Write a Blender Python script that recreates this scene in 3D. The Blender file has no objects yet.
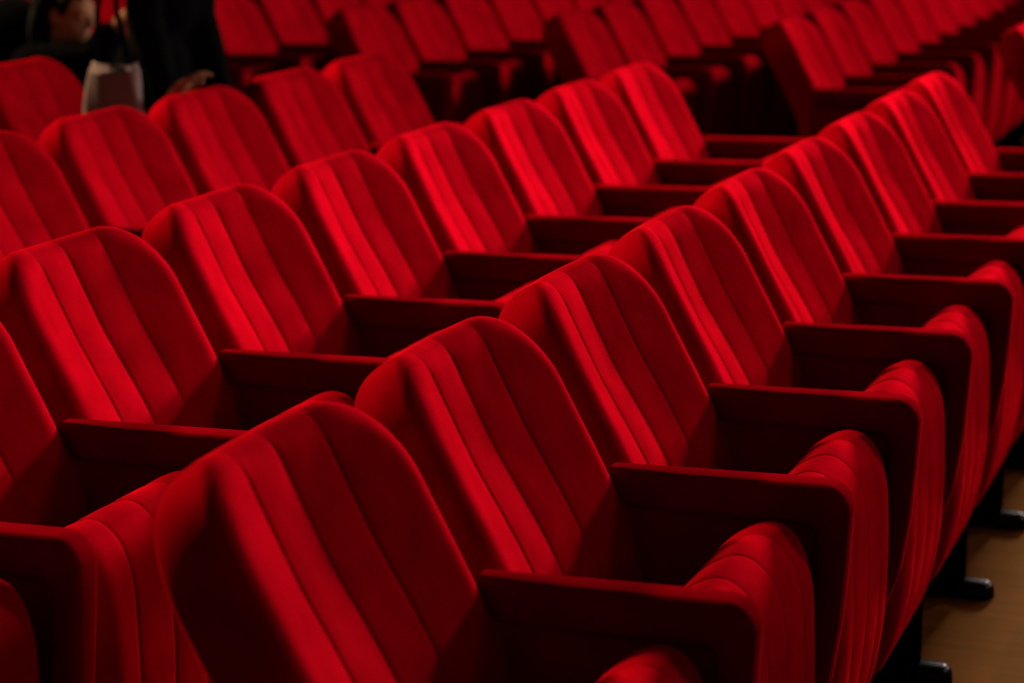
import bpy, bmesh, math, random
from mathutils import Vector, Matrix
random.seed(7)
scene = bpy.context.scene
col = scene.collection
PITCH, ROWGAP, LIFT = 0.55, 0.9088, 0.038

# ------------------------------------------------------------------ materials
def new_mat(name):
    m = bpy.data.materials.new(name); m.use_nodes = True
    nt = m.node_tree
    return m, nt, nt.nodes['Principled BSDF']

def velvet(name, base, sheen, gloss, rough=.5, bump=.1):
    m, nt, b = new_mat(name)
    tc = nt.nodes.new('ShaderNodeTexCoord')
    n1 = nt.nodes.new('ShaderNodeTexNoise'); n1.inputs['Scale'].default_value = 12; n1.inputs['Detail'].default_value = 5
    n1.noise_dimensions = '4D'
    oi = nt.nodes.new('ShaderNodeObjectInfo')
    mw = nt.nodes.new('ShaderNodeMath'); mw.operation = 'MULTIPLY'; mw.inputs[1].default_value = 37
    nt.links.new(oi.outputs['Random'], mw.inputs[0]); nt.links.new(mw.outputs[0], n1.inputs['W'])
    nt.links.new(tc.outputs['Object'], n1.inputs['Vector'])
    n2 = nt.nodes.new('ShaderNodeTexNoise'); n2.inputs['Scale'].default_value = 520; n2.inputs['Detail'].default_value = 2
    nt.links.new(tc.outputs['Object'], n2.inputs['Vector'])
    r = nt.nodes.new('ShaderNodeValToRGB')
    r.color_ramp.elements[0].position = .3; r.color_ramp.elements[1].position = .72
    r.color_ramp.elements[0].color = (base[0]*.62, base[1]*.62, base[2]*.62, 1)
    r.color_ramp.elements[1].color = (base[0], base[1], base[2], 1)
    nt.links.new(n1.outputs['Fac'], r.inputs['Fac'])
    mx = nt.nodes.new('ShaderNodeMix'); mx.data_type = 'RGBA'; mx.blend_type = 'MULTIPLY'
    mx.inputs['Factor'].default_value = .45
    nt.links.new(r.outputs['Color'], mx.inputs['A']); nt.links.new(n2.outputs['Fac'], mx.inputs['B'])
    nt.links.new(mx.outputs['Result'], b.inputs['Base Color'])
    bp = nt.nodes.new('ShaderNodeBump'); bp.inputs['Strength'].default_value = bump; bp.inputs['Distance'].default_value = .02
    ad = nt.nodes.new('ShaderNodeMath'); ad.operation = 'MULTIPLY_ADD'; ad.inputs[1].default_value = .085
    nt.links.new(n2.outputs['Fac'], ad.inputs[0]); nt.links.new(n1.outputs['Fac'], ad.inputs[2])
    nt.links.new(ad.outputs[0], bp.inputs['Height'])
    b.inputs['Roughness'].default_value = .9
    b.inputs['Specular IOR Level'].default_value = .0
    b.inputs['Sheen Weight'].default_value = sheen
    b.inputs['Sheen Roughness'].default_value = .3
    b.inputs['Sheen Tint'].default_value = (1.0, .006, .008, 1)
    nt.links.new(bp.outputs['Normal'], b.inputs['Normal'])
    gl = nt.nodes.new('ShaderNodeBsdfGlossy'); gl.inputs['Roughness'].default_value = rough
    gm = nt.nodes.new('ShaderNodeMix'); gm.data_type = 'RGBA'; gm.blend_type = 'MULTIPLY'; gm.inputs['Factor'].default_value = 1
    gm.inputs['B'].default_value = (gloss[0], gloss[1], gloss[2], 1)
    vv = nt.nodes.new('ShaderNodeMapRange'); vv.inputs['From Min'].default_value = .3; vv.inputs['From Max'].default_value = .72
    vv.inputs['To Min'].default_value = .75; vv.inputs['To Max'].default_value = 1.1
    nt.links.new(n1.outputs['Fac'], vv.inputs['Value']); nt.links.new(vv.outputs['Result'], gm.inputs['A'])
    nt.links.new(gm.outputs['Result'], gl.inputs['Color']); nt.links.new(bp.outputs['Normal'], gl.inputs['Normal'])
    sm = nt.nodes.new('ShaderNodeAddShader')
    nt.links.new(b.outputs['BSDF'], sm.inputs[0]); nt.links.new(gl.outputs['BSDF'], sm.inputs[1])
    nt.links.new(sm.outputs[0], nt.nodes['Material Output'].inputs['Surface'])
    return m

def plain(name, colr, rough=.5, spec=.5, noise=None, amt=.2, sheen=0):
    m, nt, b = new_mat(name)
    tc = nt.nodes.new('ShaderNodeTexCoord')
    n1 = nt.nodes.new('ShaderNodeTexNoise'); n1.inputs['Scale'].default_value = noise or 20; n1.inputs['Detail'].default_value = 4
    nt.links.new(tc.outputs['Object'], n1.inputs['Vector'])
    r = nt.nodes.new('ShaderNodeValToRGB')
    r.color_ramp.elements[0].color = tuple(c*(1-amt) for c in colr) + (1,)
    r.color_ramp.elements[1].color = tuple(min(1, c*(1+amt)) for c in colr) + (1,)
    nt.links.new(n1.outputs['Fac'], r.inputs['Fac']); nt.links.new(r.outputs['Color'], b.inputs['Base Color'])
    b.inputs['Roughness'].default_value = rough; b.inputs['Specular IOR Level'].default_value = spec
    b.inputs['Sheen Weight'].default_value = sheen
    return m

M_VELVET = velvet('red_velvet', (.42, .0005, .0062), .2, (.10, .0002, .0016), .75)
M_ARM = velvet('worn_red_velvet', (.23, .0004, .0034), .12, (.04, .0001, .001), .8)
M_METAL = plain('black_painted_metal', (.003, .0025, .0025), .9, 0)
M_FOOT = plain('glossy_black_foot_metal', (.003, .0025, .0025), .9, 0)
def add_gloss(m, c, rough):
    nt = m.node_tree; gl = nt.nodes.new('ShaderNodeBsdfGlossy'); gl.inputs['Color'].default_value = (*c, 1); gl.inputs['Roughness'].default_value = rough
    sm = nt.nodes.new('ShaderNodeAddShader'); nt.links.new(nt.nodes['Principled BSDF'].outputs[0], sm.inputs[0]); nt.links.new(gl.outputs[0], sm.inputs[1])
    nt.links.new(sm.outputs[0], nt.nodes['Material Output'].inputs['Surface'])
add_gloss(M_FOOT, (.010, .009, .009), .25)
M_WALL = plain('dark_red_plaster', (.07, .018, .012), .9, .2, 3)
M_CEIL = plain('dark_ceiling_paint', (.04, .03, .025), .9, .2, 3)

def wood():
    m, nt, b = new_mat('brown_plank_floor')
    tc = nt.nodes.new('ShaderNodeTexCoord')
    br = nt.nodes.new('ShaderNodeTexBrick')
    br.inputs['Scale'].default_value = 1; br.inputs['Brick Width'].default_value = 1.3; br.inputs['Row Height'].default_value = .11
    br.inputs['Mortar Size'].default_value = .0025; br.inputs['Mortar Smooth'].default_value = .3
    br.inputs['Color1'].default_value = (.072, .020, .0030, 1); br.inputs['Color2'].default_value = (.048, .013, .002, 1)
    br.inputs['Mortar'].default_value = (.05, .018, .008, 1)
    mp = nt.nodes.new('ShaderNodeMapping'); mp.inputs['Scale'].default_value = (1.4, 16, 1)
    n = nt.nodes.new('ShaderNodeTexNoise'); n.inputs['Scale'].default_value = 2.2; n.inputs['Detail'].default_value = 6
    nt.links.new(tc.outputs['Object'], br.inputs['Vector'])
    nt.links.new(tc.outputs['Object'], mp.inputs['Vector']); nt.links.new(mp.outputs['Vector'], n.inputs['Vector'])
    mx = nt.nodes.new('ShaderNodeMix'); mx.data_type = 'RGBA'; mx.blend_type = 'MULTIPLY'; mx.inputs['Factor'].default_value = .8
    rr = nt.nodes.new('ShaderNodeValToRGB'); rr.color_ramp.elements[0].position = .3; rr.color_ramp.elements[1].position = .7
    rr.color_ramp.elements[0].color = (.55, .5, .45, 1)
    nt.links.new(n.outputs['Fac'], rr.inputs['Fac'])
    nt.links.new(br.outputs['Color'], mx.inputs['A']); nt.links.new(rr.outputs['Color'], mx.inputs['B'])
    nt.links.new(mx.outputs['Result'], b.inputs['Base Color'])
    b.inputs['Roughness'].default_value = 1; b.inputs['Specular IOR Level'].default_value = 0
    df = nt.nodes.new('ShaderNodeBsdfDiffuse'); gl = nt.nodes.new('ShaderNodeBsdfGlossy'); gl.inputs['Roughness'].default_value = .45
    gl.inputs['Color'].default_value = (.012, .006, .002, 1)
    nt.links.new(mx.outputs['Result'], df.inputs['Color'])
    sm = nt.nodes.new('ShaderNodeAddShader'); nt.links.new(df.outputs[0], sm.inputs[0]); nt.links.new(gl.outputs[0], sm.inputs[1])
    nt.links.new(sm.outputs[0], nt.nodes['Material Output'].inputs['Surface'])
    return m
M_WOOD = wood()

# ------------------------------------------------------------------ mesh helpers
def link(name, me, mat, parent=None):
    o = bpy.data.objects.new(name, me); col.objects.link(o)
    if mat: me.materials.append(mat)
    if parent: o.parent = parent
    return o

def finish(name, bm, mat, parent=None, smooth=True):
    bmesh.ops.recalc_face_normals(bm, faces=bm.faces[:])
    me = bpy.data.meshes.new(name); bm.to_mesh(me); bm.free()
    if smooth:
        for p in me.polygons: p.use_smooth = True
    return link(name, me, mat, parent)

def lerp(tab, v):
    if v <= tab[0][0]: return tab[0][1]
    for (a, fa), (b, fb) in zip(tab, tab[1:]):
        if v <= b:
            return fa + (fb - fa)*(v - a)/(b - a)
    return tab[-1][1]

SEAMS = (-.103, 0.0, .103)
def seam_cols(limit):
    offs = (0, .0012, .0025, .004, .006, .009, .013)
    ys = set()
    for s in SEAMS:
        for o in offs:
            for g in (1, -1):
                ys.add(round(s + g*o, 5))
    y = -limit
    while y <= limit + 1e-6:
        if all(abs(y - s) > .016 for s in SEAMS): ys.add(round(y, 5))
        y += .011
    ys.add(limit); ys.add(-limit)
    return sorted(v for v in ys if abs(v) <= limit + 1e-6)

def seam_profile(y, amount=1.0):
    """groove at each seam, soft puff of the padding between seams"""
    g = 0.0
    for s in SEAMS:
        g -= .0017*math.exp(-((y - s)/.0042)**2)
    d = min(abs(y - s) for s in SEAMS)
    puff = .0018*(1 - math.exp(-(d/.02)**2))
    return (g + puff)*amount

# backrest: a thick padded slab, hollowed across the sitter's back, leaning back
HW, RT, RB = .251, .126, .03
PROF_Z = [(.36, .053), (.42, .064), (.50, .064), (.55, .053), (.60, .035), (.66, .007), (.72, -.026), (.80, -.070), (.88, -.113), (1.0, -.178)]
def build_backrest_mesh():
    zb, zt = .37, .921
    def smooth_x(z):
        # smoothed side profile of the front face along the outer edge
        a = 0
        for k in range(-4, 5): a += lerp(PROF_Z, z + k*.012)
        return a/9
    def tangent(z):
        e = .004
        return Vector((smooth_x(z + e) - smooth_x(z - e), 0, 2*e)).normalized()
    H = zt - zb
    def hw(t):
        if t > H - RT:
            u = t - (H - RT); return HW - RT + math.sqrt(max(0, RT*RT - u*u))
        if t < RB:
            u = RB - t; return HW - RB + math.sqrt(max(0, RB*RB - u*u))
        return HW
    def dist(y, t):
        ay = abs(y)
        if t > H/2:
            r = RT; qx, qy = ay - (HW - r), t - (H - r)
        else:
            r = RB; qx, qy = ay - (HW - r), (RB - t)
        return -(min(max(qx, qy), 0) + math.hypot(max(qx, 0), max(qy, 0)) - r)
    cen = seam_cols(.122)
    ne = 15
    ts = []
    nA, nB, nC = 8, 40, 26
    for k in range(nA): ts.append(RB*(1 - math.cos(math.pi/2*k/nA)))
    for k in range(nB): ts.append(RB + (H - RT - RB)*k/nB)
    for k in range(nC + 1): ts.append(H - RT + RT*math.sin(math.pi/2*k/nC))
    def cols(t):
        w = hw(t); lim = .122
        ee = [lim + (w - lim)*math.sin(math.pi/2*k/ne) for k in range(1, ne + 1)]
        return [-v for v in reversed(ee)] + cen + ee
    bm = bmesh.new()
    RF, RBK, FRONT, BACK = .044, .050, .030, .092
    def hollow_at(y):
        # straight across each upholstered panel, bent at the seams
        a = abs(y); s0, f0, f1 = .103, .0110, .049
        lin = f0*a/s0 if a < s0 else f0 + (f1 - f0)*(a - s0)/(HW - s0)
        par = f1*(a/HW)**2
        return f1 - (.75*lin + .25*par)
    def place(y, t, side):
        d = max(0, dist(y, t))
        z = zb + t
        arch = .010*(1 - (y/HW)**2)*max(0, (t - H*.6)/(H*.4))**2
        tg = tangent(z); nrm = Vector((tg.z, 0, -tg.x))
        base = Vector((smooth_x(z) - .014, y, z + arch)) - nrm*(hollow_at(y)*min(1, .35 + t/H*.9))
        if side > 0:
            q = min(d/RF, 1); off = -FRONT + FRONT*(1 - (1 - q)**2.1)**(1/2.1)
            fade = min(1, max(0, (d - .012)/.03))
            off += seam_profile(y, fade)
        elif side < 0:
            q = min(d/RBK, 1); off = -FRONT - BACK*(1 - (1 - q)**2.3)**(1/2.3)
        else:
            off = -FRONT
        return base + nrm*off
    grids = []
    nrow, ncol = len(ts), len(cols(.3))
    front = [[None]*ncol for _ in range(nrow)]
    back = [[None]*ncol for _ in range(nrow)]
    for i, t in enumerate(ts):
        cs = cols(t)
        for j, y in enumerate(cs):
            edge = i in (0, nrow - 1) or j in (0, ncol - 1)
            if edge:
                v = bm.verts.new(place(y, t, 0)); front[i][j] = back[i][j] = v
            else:
                front[i][j] = bm.verts.new(place(y, t, 1)); back[i][j] = bm.verts.new(place(y, t, -1))
    for i in range(nrow - 1):
        for j in range(ncol - 1):
            for g in (front, back):
                try: bm.faces.new((g[i][j], g[i][j+1], g[i+1][j+1], g[i+1][j]))
                except ValueError: pass
    return bm

# tipped-up seat cushion: side profile (x, z), swept across the width
SEAT_PROF = [(.125, .16), (.17, .115), (.22, .105), (.265, .125), (.297, .19), (.314, .28), (.320, .38), (.318, .47), (.313, .54),
             (.298, .592), (.272, .622), (.243, .630), (.213, .618), (.185, .594), (.163, .56), (.148, .51), (.136, .43), (.124, .33), (.117, .23)]
def catmull(pts, n):
    out = []; m = len(pts)
    for i in range(m):
        p0, p1, p2, p3 = (Vector(pts[(i + k - 1) % m]) for k in range(4))
        for k in range(n):
            t = k/n
            out.append(.5*((2*p1) + (p2 - p0)*t + (2*p0 - 5*p1 + 4*p2 - p3)*t*t + (3*p1 - p0 - 3*p2 + p3)*t**3))
    return out
def build_seat_mesh():
    P = catmull(SEAT_PROF, 4); m = len(P)
    N = []
    for i in range(m):
        t = (P[(i+1) % m] - P[i-1]).normalized(); N.append(Vector((t.y, -t.x)))
    area = sum(P[i-1].x*P[i].y - P[i].x*P[i-1].y for i in range(m))
    if area < 0: N = [-n for n in N]
    HS, R = .226, .034
    cen = seam_cols(.16)
    ee = [.16 + (HS - .16)*math.sin(math.pi/2*k/12) for k in range(1, 13)]
    ys = [-v for v in reversed(ee)] + cen + ee
    bm = bmesh.new(); rings = []
    for y in ys:
        d = HS - abs(y); q = min(1, max(0, d)/R)
        q = min(1, max(0, d)/.08)
        ins = .050*(1 - (1 - (1 - q)**2.2)**(1/2.2))
        so = seam_profile(y, .5)
        ring = []
        for p, n in zip(P, N):
            v = p + n*(so - ins)
            ring.append(bm.verts.new((v.x, y, v.y)))
        rings.append(ring)
    for a, b in zip(rings, rings[1:]):
        for i in range(m):
            bm.faces.new((a[i], a[(i+1) % m], b[(i+1) % m], b[i]))
    for r in (rings[0], rings[-1]):
        c = bm.verts.new(sum((v.co for v in r), Vector())/m)
        for i in range(m): bm.faces.new((r[i], r[(i+1) % m], c))
    return bm

def slab(poly, y0, y1, bev, seg=3):
    """extrude an (x, z) outline between two y values and round its rim"""
    bm = bmesh.new()
    a = [bm.verts.new((x, y0, z)) for x, z in poly]; b = [bm.verts.new((x, y1, z)) for x, z in poly]
    n = len(poly)
    bm.faces.new(a); bm.faces.new(list(reversed(b)))
    for i in range(n): bm.faces.new((a[i], b[i], b[(i+1) % n], a[(i+1) % n]))
    bmesh.ops.recalc_face_normals(bm, faces=bm.faces[:])
    if bev:
        rim = [e for e in bm.edges if abs(e.verts[0].co.y - e.verts[1].co.y) < 1e-6]
        bmesh.ops.bevel(bm, geom=rim, offset=bev, segments=seg, profile=.5, affect='EDGES', clamp_overlap=True)
    return bm

def arc(cx, cz, r, a0, a1, n):
    return [(cx + r*math.cos(math.radians(a0 + (a1 - a0)*k/n)), cz + r*math.sin(math.radians(a0 + (a1 - a0)*k/n))) for k in range(n + 1)]

AY = .273        # arm centre beside the chair centre
def arm_pad_bm():
    r = .042
    poly = [(-.016, .603), (-.022, .630), (-.034, .651), (-.022, .660)] + \
           [(.10, .662)] + arc(.346 - r, .668 - r, r, 90, 4, 9) + \
           [(.342, .55), (.336, .46), (.322, .36), (.300, .30), (.270, .285)] + \
           [(.262, .31), (.280, .38), (.292, .47), (.296, .55)] + arc(.296 - .014, .606 - .014, .014, 0, 90, 4) + [(.10, .603)]
    bm = slab(poly, AY - .030, AY + .030, .022, 6)
    for v in bm.verts:                      # the rear end narrows to slip between two backrests
        k = min(1, max(0, (.045 - v.co.x)/.03)); v.co.y = AY + (v.co.y - AY)*(1 - .32*k)
    return bm
def arm_panel_bm():
    poly = [(-.03, .60), (.300, .604), (.305, .55), (.300, .46), (.288, .37), (.275, .30), (.25, .25), (.08, .25), (-.02, .36), (-.02, .46), (-.025, .55)]
    return slab(poly, AY - .011, AY + .011, .003, 2)
def pedestal_bm():
    poly = [(.115, .012), (.115, .30), (.135, .34), (.25, .34), (.268, .30), (.270, .20), (.272, .012)]
    return slab(poly, AY - .024, AY + .024, .008, 3)
def foot_bm():
    bm = bmesh.new()
    # a flat rounded shoe under the column
    L0, L1, wy, h = -.06, .338, .036, .034
    out = []
    n = 10
    for k in range(n + 1):
        a = -math.pi/2 + math.pi*k/n; out.append((L1 - wy + wy*math.cos(a), wy*math.sin(a)))
    for k in range(n + 1):
        a = math.pi/2 + math.pi*k/n; out.append((L0 + wy + wy*math.cos(a), wy*math.sin(a)))
    levels = [(0, 1.0), (.006, 1.0), (.016, .97), (.025, .88), (.031, .72), (.034, .5)]
    rings = []
    for z, s in levels:
        rg = []
        for x, y in out:
            cxm = min(max(x, L0 + wy), L1 - wy)
            rg.append(bm.verts.new((cxm + (x - cxm)*s, AY + y*s, z)))
        rings.append(rg)
    m = len(out)
    for a, b in zip(rings, rings[1:]):
        for i in range(m): bm.faces.new((a[i], a[(i+1) % m], b[(i+1) % m], b[i]))
    bm.faces.new(rings[0]); bm.faces.new(rings[-1])
    return bm

def mirror_mesh(me):
    c = me.copy()
    for v in c.vertices: v.co.y = -v.co.y
    c.flip_normals(); return c

# ------------------------------------------------------------------ one seat of each kind, then copies
def make_proto():
    root = bpy.data.objects.new('theatre_seat', None); col.objects.link(root)
    root.empty_display_size = .2
    finish('backrest', build_backrest_mesh(), M_VELVET, root)
    finish('seat', build_seat_mesh(), M_VELVET, root)
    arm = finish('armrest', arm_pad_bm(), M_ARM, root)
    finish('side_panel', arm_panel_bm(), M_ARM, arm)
    ped = finish('pedestal', pedestal_bm(), M_METAL, root)
    finish('foot', foot_bm(), M_FOOT, ped)
    for o in root.children_recursive:
        if o.name == 'foot': continue
        for v in o.data.vertices:
            if o.name != 'pedestal' or v.co.z > .1: v.co.z += LIFT
    return root
proto = make_proto()
mirrored = {}
def copy_tree(o, parent=None):
    c = o.copy(); col.objects.link(c); c.parent = parent
    for ch in list(o.children): copy_tree(ch, c)
    return c
def add_near_arm(root):
    """row ends by the aisle carry a second armrest on the near side"""
    def dup(src, parent):
        if src.data.name not in mirrored: mirrored[src.data.name] = mirror_mesh(src.data)
        c = src.copy(); c.data = mirrored[src.data.name]; col.objects.link(c); c.parent = parent
        for ch in list(src.children): dup(ch, c)
    for ch in list(root.children):
        if ch.name.split('.')[0] in ('armrest', 'pedestal'): dup(ch, root)

ORD = ['', 'first', 'second', 'third', 'fourth', 'fifth', 'sixth', 'seventh', 'eighth', 'ninth', 'tenth', 'eleventh', 'twelfth', 'thirteenth',
       'fourteenth', 'fifteenth', 'sixteenth', 'seventeenth', 'eighteenth', 'nineteenth', 'twentieth']
ROWNAME = ['nearest', 'second', 'third', 'fourth', 'fifth', 'sixth', 'seventh', 'eighth', 'ninth']
# near block: y of the last far arm in each row and how many seats, counted back from the aisle
NEAR = {0: (4.400, 9), 1: (4.332, 9), 2: (4.325, 5), 3: (3.748, 2)}
FAR = {0: (5.88, 2), 1: (5.870, 11), 2: (5.880, 10), 3: (5.798, 8), 4: (5.745, 6), 5: (5.73, 5), 6: (5.72, 4)}
SKIP = set()
seats = {}
first = True
def put(row, y_far_arm, key):
    global first
    o = proto if first else copy_tree(proto)
    first = False
    o.location = (-row*ROWGAP, y_far_arm - .242, 0)
    seats[key] = o
    return o
for row, (last, n) in NEAR.items():
    for k in range(n):
        if ('n', row, k) in SKIP: continue
        put(row, last - k*PITCH, ('n', row, k))
for row, (start, n) in FAR.items():
    for k in range(n):
        if ('f', row, k) in SKIP: continue
        put(row, start + (k + 1)*PITCH, ('f', row, k))
SPECIAL = {('n', 0, 8): 'large red velvet tip-up seat filling the foreground, first of the nearest row',
           ('n', 0, 7): 'red velvet tip-up seat second from the near end of the nearest row',
           ('n', 0, 6): 'red velvet tip-up seat third from the near end of the nearest row',
           ('n', 0, 5): 'red velvet tip-up seat fourth from the near end of the nearest row',
           ('n', 0, 4): 'red velvet tip-up seat in the middle of the nearest row, fifth of nine'}
for (blk, row, k), o in seats.items():
    if blk == 'n':
        cnt = 'last' if k == 0 else ORD[k + 1] + '-to-last'
        lab = f"red velvet tip-up seat, {cnt} before the cross aisle in the {ROWNAME[row]} row"
        o['group'] = 'theatre seats of the near block'
    else:
        lab = f"red velvet tip-up seat, {ORD[k+1]} beyond the cross aisle in the {ROWNAME[row]} row"
        o['group'] = 'theatre seats of the far block'
    o['label'] = SPECIAL.get((blk, row, k), lab); o['category'] = 'theatre seat'
if ('n', 0, 8) in seats: add_near_arm(seats[('n', 0, 8)])
for row in FAR:
    if ('f', row, 0) in seats: add_near_arm(seats[('f', row, 0)])

# ------------------------------------------------------------------ the hall
def box(name, x0, x1, y0, y1, z0, z1, mat):
    bm = bmesh.new(); bmesh.ops.create_cube(bm, size=1)
    for v in bm.verts:
        v.co = Vector(((x0 + x1)/2 + v.co.x*(x1 - x0), (y0 + y1)/2 + v.co.y*(y1 - y0), (z0 + z1)/2 + v.co.z*(z1 - z0)))
    o = finish(name, bm, mat, None, False); o['kind'] = 'structure'; return o
box('floor', -14, 9, -6, 26, -.2, 0, M_WOOD)
box('wall_back', -14.2, -14, -6, 26, -.2, 11, M_WALL)
box('wall_far', -14.2, 9, 26, 26.2, -.2, 11, M_WALL)
box('ceiling', -14.2, 9, -6, 26.2, 11, 11.2, M_CEIL)

# ------------------------------------------------------------------ people
M_SKIN = plain('warm_skin', (.40, .18, .085), .75, .05, 30, .1)
M_HAIR = plain('black_hair', (.006, .004, .003), .8, .05, 60, .4)
M_COAT = plain('black_wool', (.0045, .004, .004), 1, 0, 40, .3)
M_TROUSER = plain('black_trouser_cloth', (.0035, .003, .003), 1, 0, 40, .3)
M_SHOE = plain('black_shoe_leather', (.004, .003, .003), .9, 0)
M_BAG = plain('pale_bag_cloth', (.24, .165, .145), .95, 0, 25, .18)

def tube(bm, pts, rad, flat=None, seg=14):
    """tapered tube with round ends along a joint chain; flat = (axis, factor) squeezes the section"""
    pts = [Vector(p) for p in pts]
    P, Rr = [], []
    for (a, b), (ra, rb) in zip(zip(pts, pts[1:]), zip(rad, rad[1:])):
        for k in range(6):
            P.append(a.lerp(b, k/6)); Rr.append(ra + (rb - ra)*k/6)
    P.append(pts[-1]); Rr.append(rad[-1])
    def ends(c, d, r):
        return [(c + d*r*math.sin(a), r*math.cos(a)) for a in (math.radians(v) for v in (25, 50, 72, 86))]
    d0 = (P[0] - P[1]).normalized(); d1 = (P[-1] - P[-2]).normalized()
    chain = list(reversed(ends(P[0], d0, Rr[0]))) + list(zip(P, Rr)) + ends(P[-1], d1, Rr[-1])
    rings = []
    for i, (c, r) in enumerate(chain):
        a = chain[max(i - 1, 0)][0]; b = chain[min(i + 1, len(chain) - 1)][0]
        t = (b - a).normalized()
        ref = Vector((0, 0, 1)) if abs(t.z) < .9 else Vector((1, 0, 0))
        u = t.cross(ref).normalized(); v = t.cross(u)
        rg = []
        for k in range(seg):
            q = u*math.cos(2*math.pi*k/seg)*r + v*math.sin(2*math.pi*k/seg)*r
            if flat: q -= flat[0]*(q.dot(flat[0])*(1 - flat[1]))
            rg.append(bm.verts.new(c + q))
        rings.append(rg)
    for a, b in zip(rings, rings[1:]):
        for k in range(seg): bm.faces.new((a[k], a[(k+1) % seg], b[(k+1) % seg], b[k]))
    bm.faces.new(list(reversed(rings[0]))); bm.faces.new(rings[-1])

def ellipsoid(bm, c, axes, radii, squash=None):
    """axes: three orthonormal vectors"""
    r = bmesh.ops.create_uvsphere(bm, u_segments=24, v_segments=16, radius=1)
    for v in r['verts']:
        p = v.co.copy()
        v.co = Vector(c) + axes[0]*p.x*radii[0] + axes[1]*p.y*radii[1] + axes[2]*p.z*radii[2]

def remeshed(name, bm, mat, parent, voxel, smooth=6):
    bmesh.ops.recalc_face_normals(bm, faces=bm.faces[:])
    me = bpy.data.meshes.new(name); bm.to_mesh(me); bm.free()
    tmp = bpy.data.objects.new(name + '_source', me); col.objects.link(tmp)
    md = tmp.modifiers.new('r', 'REMESH'); md.mode = 'VOXEL'; md.voxel_size = voxel
    sm = tmp.modifiers.new('s', 'SMOOTH'); sm.iterations = smooth; sm.factor = .5
    dg = bpy.context.evaluated_depsgraph_get(); dg.update()
    out = bpy.data.meshes.new_from_object(tmp.evaluated_get(dg))
    bpy.data.objects.remove(tmp); bpy.data.meshes.remove(me)
    out.name = name
    for p in out.polygons: p.use_smooth = True
    out.materials.clear()
    return link(name, out, mat, parent)

def head_shapes(bm, c, F, U):
    R = F.cross(U).normalized()
    ax = (R, F, U)
    ellipsoid(bm, c + U*.028 - F*.012, ax, (.076, .096, .090))           # skull
    ellipsoid(bm, c - U*.035 + F*.018, ax, (.060, .072, .082))           # face
    ellipsoid(bm, c - U*.083 + F*.050, ax, (.034, .034, .027))           # chin and jaw
    tube(bm, [c + U*.012 + F*.084, c - U*.022 + F*.102], [.008, .013])   # nose
    ellipsoid(bm, c - U*.055 + F*.080, ax, (.024, .011, .007))           # lips
    ellipsoid(bm, c - U*.064 + F*.078, ax, (.022, .011, .006))
    for s in (-1, 1):
        ellipsoid(bm, c + R*s*.076 - U*.012 - F*.004, ((R*s*.45 - F*.9).normalized(), U, (R*s*.9 + F*.45).normalized()), (.018, .031, .008))  # ear
        tube(bm, [c + R*s*.018 + U*.024 + F*.083, c + R*s*.045 + U*.024 + F*.068], [.009, .007])   # brow
        ellipsoid(bm, c + R*s*.032 + U*.004 + F*.076, ax, (.014, .010, .010))                      # closed lids

def hand_shapes(bm, w, D, N, side, curl=.5):
    """w wrist, D towards the fingers, N out of the back of the hand, side +1 / -1 puts the thumb"""
    S = D.cross(N).normalized()*side
    ellipsoid(bm, w + D*.045, (D, S, N), (.055, .041, .016))
    tube(bm, [w - D*.02, w + D*.03], [.027, .026], (N, .75))
    for k, (o, L) in enumerate(((.030, .072), (.010, .080), (-.011, .075), (-.031, .060))):
        p = w + D*(.088 - .006*abs(k - 1)) + S*o; d = D.copy(); ch = [p]
        for j, f in enumerate((.45, .32, .23)):
            a = curl*(.35 + .5*j); dd = (d*math.cos(a) - N*math.sin(a)).normalized()
            p = p + dd*L*f; ch.append(p)
        tube(bm, ch, [.0092, .0085, .0078, .0066], None, 10)
    b = w + D*.03 + S*.034
    t1 = (D*.62 + S*.72 - N*.25).normalized(); t2 = (D*.9 + S*.3 - N*.3).normalized()
    tube(bm, [w + D*.018 + S*.018, b, b + t1*.034, b + t1*.034 + t2*.030], [.014, .0125, .0105, .0085], None, 10)

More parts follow.
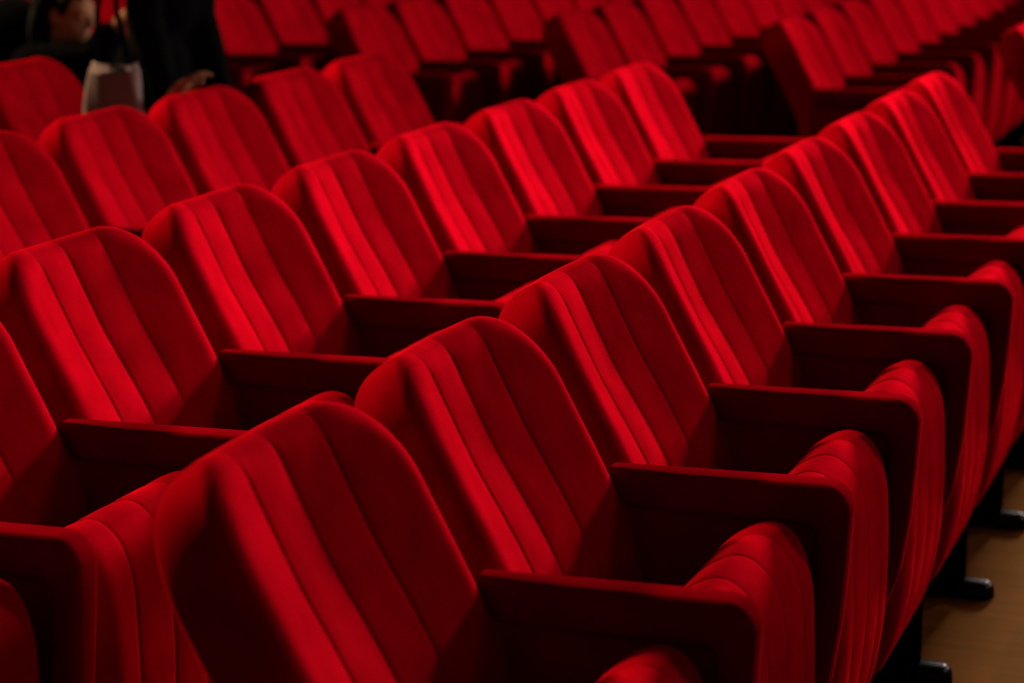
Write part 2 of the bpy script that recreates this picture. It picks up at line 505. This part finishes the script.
def figure(name, J, F, U, hands, puff=1.0, collar=.0, long_hair=False, cuff=-.02, voxel=.0065):
    root = bpy.data.objects.new(name, None); col.objects.link(root)
    root.location = J['base']
    V = {k: Vector(v) for k, v in J.items()}
    off = Vector(J['base'])
    def L(k): return V[k] - off
    lat = (L('shoulder_l') - L('shoulder_r')).normalized()
    up = (L('neck') - L('pelvis')).normalized(); fw = lat.cross(up).normalized()
    tax = (lat, fw, up)
    bm = bmesh.new()
    ellipsoid(bm, L('pelvis'), tax, (.150, .105, .115))
    ellipsoid(bm, L('pelvis').lerp(L('neck'), .40), tax, (.125, .092, .16))
    ellipsoid(bm, L('pelvis').lerp(L('neck'), .70), tax, (.155, .105, .15))
    tube(bm, [L('shoulder_l') - up*.01, L('neck') - up*.03, L('shoulder_r') - up*.01], [.052, .062, .052])
    tube(bm, [L('neck') - up*.06, L('head') - U*.06 - F*.012], [.060, .052])
    head_shapes(bm, L('head'), F, U)
    for s in 'lr':
        tube(bm, [L('shoulder_' + s), L('elbow_' + s), L('wrist_' + s)], [.050, .038, .027])
        tube(bm, [L('hip_' + s), L('knee_' + s), L('ankle_' + s)], [.086, .056, .038])
        tube(bm, [L('ankle_' + s), L('toe_' + s)], [.034, .026])
        D, N, sd, curl = hands[s]
        hand_shapes(bm, L('wrist_' + s) + D*.012, D, N, sd, curl)
    body = remeshed('body', bm, M_SKIN, root, voxel, 5)
    bm = bmesh.new()
    ellipsoid(bm, L('pelvis') + up*.02, tax, tuple(v*puff for v in (.185, .135, .15)))
    ellipsoid(bm, L('pelvis').lerp(L('neck'), .38), tax, tuple(v*puff for v in (.155, .122, .20)))
    ellipsoid(bm, L('pelvis').lerp(L('neck'), .70), tax, tuple(v*puff for v in (.182, .130, .175)))
    tube(bm, [L('shoulder_l') - up*.005, L('neck') - up*.055, L('shoulder_r') - up*.005], [.068*puff, .072*puff, .068*puff])
    for s in 'lr':
        e = L('wrist_' + s)
        tube(bm, [L('shoulder_' + s), L('elbow_' + s), e + (e - L('elbow_' + s)).normalized()*cuff], [.070*puff, .058*puff, .043*puff])
    if 'hood' in V: ellipsoid(bm, L('hood'), (Vector((1, 0, 0)), Vector((0, 1, 0)), Vector((0, 0, 1))), (.20, .17, .20))
    if 'hem_l' in V:
        for s in 'lr': tube(bm, [L('hip_' + s) + up*.05, L('hem_' + s)], [.115, .105])
    tube(bm, [L('neck') - up*.09, L('neck') + up*(.015 + collar)], [.082*puff, .072*puff])
    remeshed('coat', bm, M_COAT, root, .011, 8)
    bm = bmesh.new()
    ellipsoid(bm, L('pelvis') - up*.03, tax, (.165, .118, .11))
    for s in 'lr':
        tube(bm, [L('hip_' + s), L('knee_' + s), L('ankle_' + s) + (L('knee_' + s) - L('ankle_' + s)).normalized()*.01], [.100, .076, .060])
    remeshed('trousers', bm, M_TROUSER, root, .012, 6)
    for s in 'lr':
        bm = bmesh.new()
        a, t = L('ankle_' + s), L('toe_' + s); d = (t - a); d.z = 0; d.normalize()
        z0 = -off.z
        tube(bm, [Vector((a.x, a.y, z0 + .044)) - d*.035, Vector((a.x, a.y, z0 + .046)) + d*.06, Vector((t.x, t.y, z0 + .033)) + d*.03], [.043, .044, .032])
        tube(bm, [Vector((a.x, a.y, z0 + .05)), Vector((a.x, a.y, z0 + .10))], [.045, .045])
        remeshed('shoe', bm, M_SHOE, root, .009, 6)
    bm = bmesh.new()
    R = F.cross(U).normalized(); h = L('head')
    ellipsoid(bm, h + U*.042 - F*.030, (R, F, U), (.088, .100, .092))
    ellipsoid(bm, h + U*.005 - F*.062, (R, F, U), (.080, .062, .095))
    tube(bm, [h + U*.105 + F*.045, h + U*.08 + F*.075 + R*.03], [.030, .018])
    tube(bm, [h + U*.10 + F*.045, h + U*.07 + F*.072 - R*.035], [.030, .018])
    tube(bm, [h + U*.05 + F*.03 + R*.072, h + U*.0 + F*.024 + R*.071], [.018, .009])
    tube(bm, [h + U*.05 + F*.03 - R*.072, h + U*.0 + F*.024 - R*.071], [.018, .009])
    if long_hair:
        ellipsoid(bm, h - U*.06 - F*.085, (R, F, U), (.088, .060, .13))
        ellipsoid(bm, h + U*.03 - F*.055, (R, F, U), (.092, .095, .100))
    remeshed('hair', bm, M_HAIR, root, .009, 5)
    return root

def n3(x, y, z): return Vector((x, y, z)).normalized()
# crouching in the aisle behind the fourth row, face turned along the rows
J = dict(base=(-3.37, 4.62, 0), pelvis=(-3.54, 4.58, .30), neck=(-3.34, 4.46, .83), head=(-3.255, 4.395, 1.018),
         shoulder_r=(-3.36, 4.315, .83), shoulder_l=(-3.32, 4.62, .80), elbow_r=(-3.12, 4.33, .86), wrist_r=(-3.06, 4.34, .965),
         elbow_l=(-3.10, 4.72, .60), wrist_l=(-2.95, 4.62, .56), hip_r=(-3.49, 4.50, .30), hip_l=(-3.49, 4.68, .30),
         knee_r=(-3.10, 4.52, .44), knee_l=(-3.10, 4.74, .44), ankle_r=(-3.36, 4.52, .09), ankle_l=(-3.36, 4.72, .09),
         toe_r=(-3.20, 4.52, .035), toe_l=(-3.20, 4.74, .035), hood=(-3.55, 4.50, .86))
p = figure('person', J, n3(.97, -.12, -.16), n3(.16, 0, .99),
           {'r': (n3(.85, .15, .55), n3(-.25, -.95, .1), 1, .35), 'l': (n3(.9, -.3, -.2), n3(0, .3, .95), -1, .5)}, 1.22, .035, True)
p['label'] = 'person in a bulky black coat crouching in the aisle, ear and jaw showing'
p['category'] = 'person'
# standing in the gap between the third and fourth rows, one hand on the seat in front
J = dict(base=(-2.24, 3.28, 0), pelvis=(-2.27, 3.28, .95), neck=(-2.25, 3.29, 1.47), head=(-2.22, 3.29, 1.64),
         shoulder_r=(-2.245, 3.12, 1.41), shoulder_l=(-2.245, 3.46, 1.41), elbow_r=(-2.24, 3.13, 1.12), wrist_r=(-2.155, 3.09, .890),
         elbow_l=(-2.19, 3.36, 1.13), wrist_l=(-2.10, 3.30, .92), hip_r=(-2.26, 3.20, .92), hip_l=(-2.26, 3.36, .92),
         knee_r=(-2.22, 3.19, .50), knee_l=(-2.22, 3.37, .50), ankle_r=(-2.26, 3.19, .09), ankle_l=(-2.26, 3.37, .09),
         toe_r=(-2.12, 3.18, .035), toe_l=(-2.12, 3.38, .035), hem_r=(-2.25, 3.18, .74), hem_l=(-2.25, 3.36, .74))
p = figure('person', J, n3(.97, -.1, -.2), n3(.2, 0, .98),
           {'r': (n3(.72, -.12, .66), n3(-.68, .0, .73), -1, .75), 'l': (n3(.3, -.1, -.95), n3(0, .95, .1), -1, .4)}, .86, .0, False, .10)
p['label'] = 'person in a black coat standing between two rows, hand on the seat ahead'
p['category'] = 'person'
# pale bag at the standing person's hip
bm = bmesh.new()
nu, nv = 28, 16
rings = []
for i in range(nv + 1):
    v = i/nv; z = -.15 + .27*v
    wid = .098*(1 - .28*v**2)*min(1, math.sqrt(max(.0, v*9 + .12))); dep = .052*(1 - .55*v**1.5)*min(1, math.sqrt(max(.0, v*9 + .12)))
    rg = []
    for k in range(nu):
        a = 2*math.pi*k/nu
        c, s_ = math.cos(a), math.sin(a)
        x = wid*math.copysign(abs(c)**.7, c)*(1 + .05*math.sin(3*a + 7*v)); y = dep*math.copysign(abs(s_)**.8, s_)*(1 + .10*math.sin(5*a + 5*v))
        rg.append(bm.verts.new((x, y, z - (.03*(1 - (x/.1)**2) if v > .9 else 0))))
    rings.append(rg)
for a, b in zip(rings, rings[1:]):
    for k in range(nu): bm.faces.new((a[k], a[(k+1) % nu], b[(k+1) % nu], b[k]))
bm.faces.new(rings[0]); bm.faces.new(rings[-1])
bag = bpy.data.objects.new('cloth_bag', None); col.objects.link(bag); bag.location = (-2.27, 3.0, .90)
finish('bag_body', bm, M_BAG, bag)
bm = bmesh.new()
tube(bm, [(-.05, 0, .10), (-.04, -.01, .25), (-.01, .01, .40), (.02, .05, .545)], [.009, .008, .008, .008])
tube(bm, [(.05, .0, .10), (.02, -.01, .25), (.01, .01, .40), (.025, .05, .545)], [.009, .008, .008, .008])
finish('strap', bm, M_COAT, bag)
bag['label'] = 'pale greyish pink cloth bag hanging at the hip of the standing person'
bag['category'] = 'bag'

# ------------------------------------------------------------------ lights
def spot(name, loc, target, energy, size_deg, blend, radius, color):
    l = bpy.data.lights.new(name, 'SPOT'); l.energy = energy; l.spot_size = math.radians(size_deg); l.spot_blend = blend
    l.shadow_soft_size = radius; l.color = color
    o = bpy.data.objects.new(name, l); col.objects.link(o); o.location = loc
    o.rotation_euler = (Vector(target) - Vector(loc)).to_track_quat('-Z', 'Y').to_euler()
    return o
spot('side_lamp', (.65, 14.0, 3.7), (-.3, 3.1, .8), 16000, 17, 1, .7, (1, .92, .9))
spot('stage_lamp', (5.6, 13.4, 5.4), (-.2, 2.6, .8), 4200, 23, 1, .6, (1, .92, .9))
spot('far_block_fill', (6.0, 16.0, 6.2), (-2.0, 7.4, .8), 6500, 34, 1, .5, (1, .92, .9))  # added fill spot, brightens the rows beyond the cross aisle
spot('front_fill', (6.8, 6.6, 6.4), (-.4, 3.7, .7), 800, 46, 1, .8, (1, .9, .85))  # added soft frontal fill, lifts the armrest shadows; no actual fixture
spot('balcony_lamp', (-10.5, 5.2, 6.9), (-.6, 2.0, .8), 9500, 42, .9, .3, (1, .72, .45))
w = bpy.data.worlds.new('World'); scene.world = w; w.use_nodes = True
w.node_tree.nodes['Background'].inputs[0].default_value = (1, .75, .6, 1)
w.node_tree.nodes['Background'].inputs[1].default_value = .085

# ------------------------------------------------------------------ camera
yaw, pitch, roll = -.3529, .2192, .0046
fwd = Vector((math.sin(yaw)*math.cos(pitch), math.cos(yaw)*math.cos(pitch), -math.sin(pitch)))
right = fwd.cross(Vector((0, 0, 1))).normalized(); up = right.cross(fwd)
r2 = right*math.cos(roll) + up*math.sin(roll); u2 = up*math.cos(roll) - right*math.sin(roll)
cam = bpy.data.cameras.new('camera'); cam.sensor_width = 36; cam.lens = 2.2005*36
co = bpy.data.objects.new('camera', cam); col.objects.link(co)
m = Matrix((r2, u2, -fwd)).transposed().to_4x4(); m.translation = (.9688, -2.5539, .9211 + .66 + LIFT)
co.matrix_world = m
cam.dof.use_dof = True; cam.dof.focus_distance = 3.45; cam.dof.aperture_fstop = 3.6
scene.camera = co
vs = scene.view_settings
vs.view_transform = 'Standard'; vs.look = 'None'; vs.gamma = 1; vs.exposure = -0.12; vs.use_curve_mapping = False
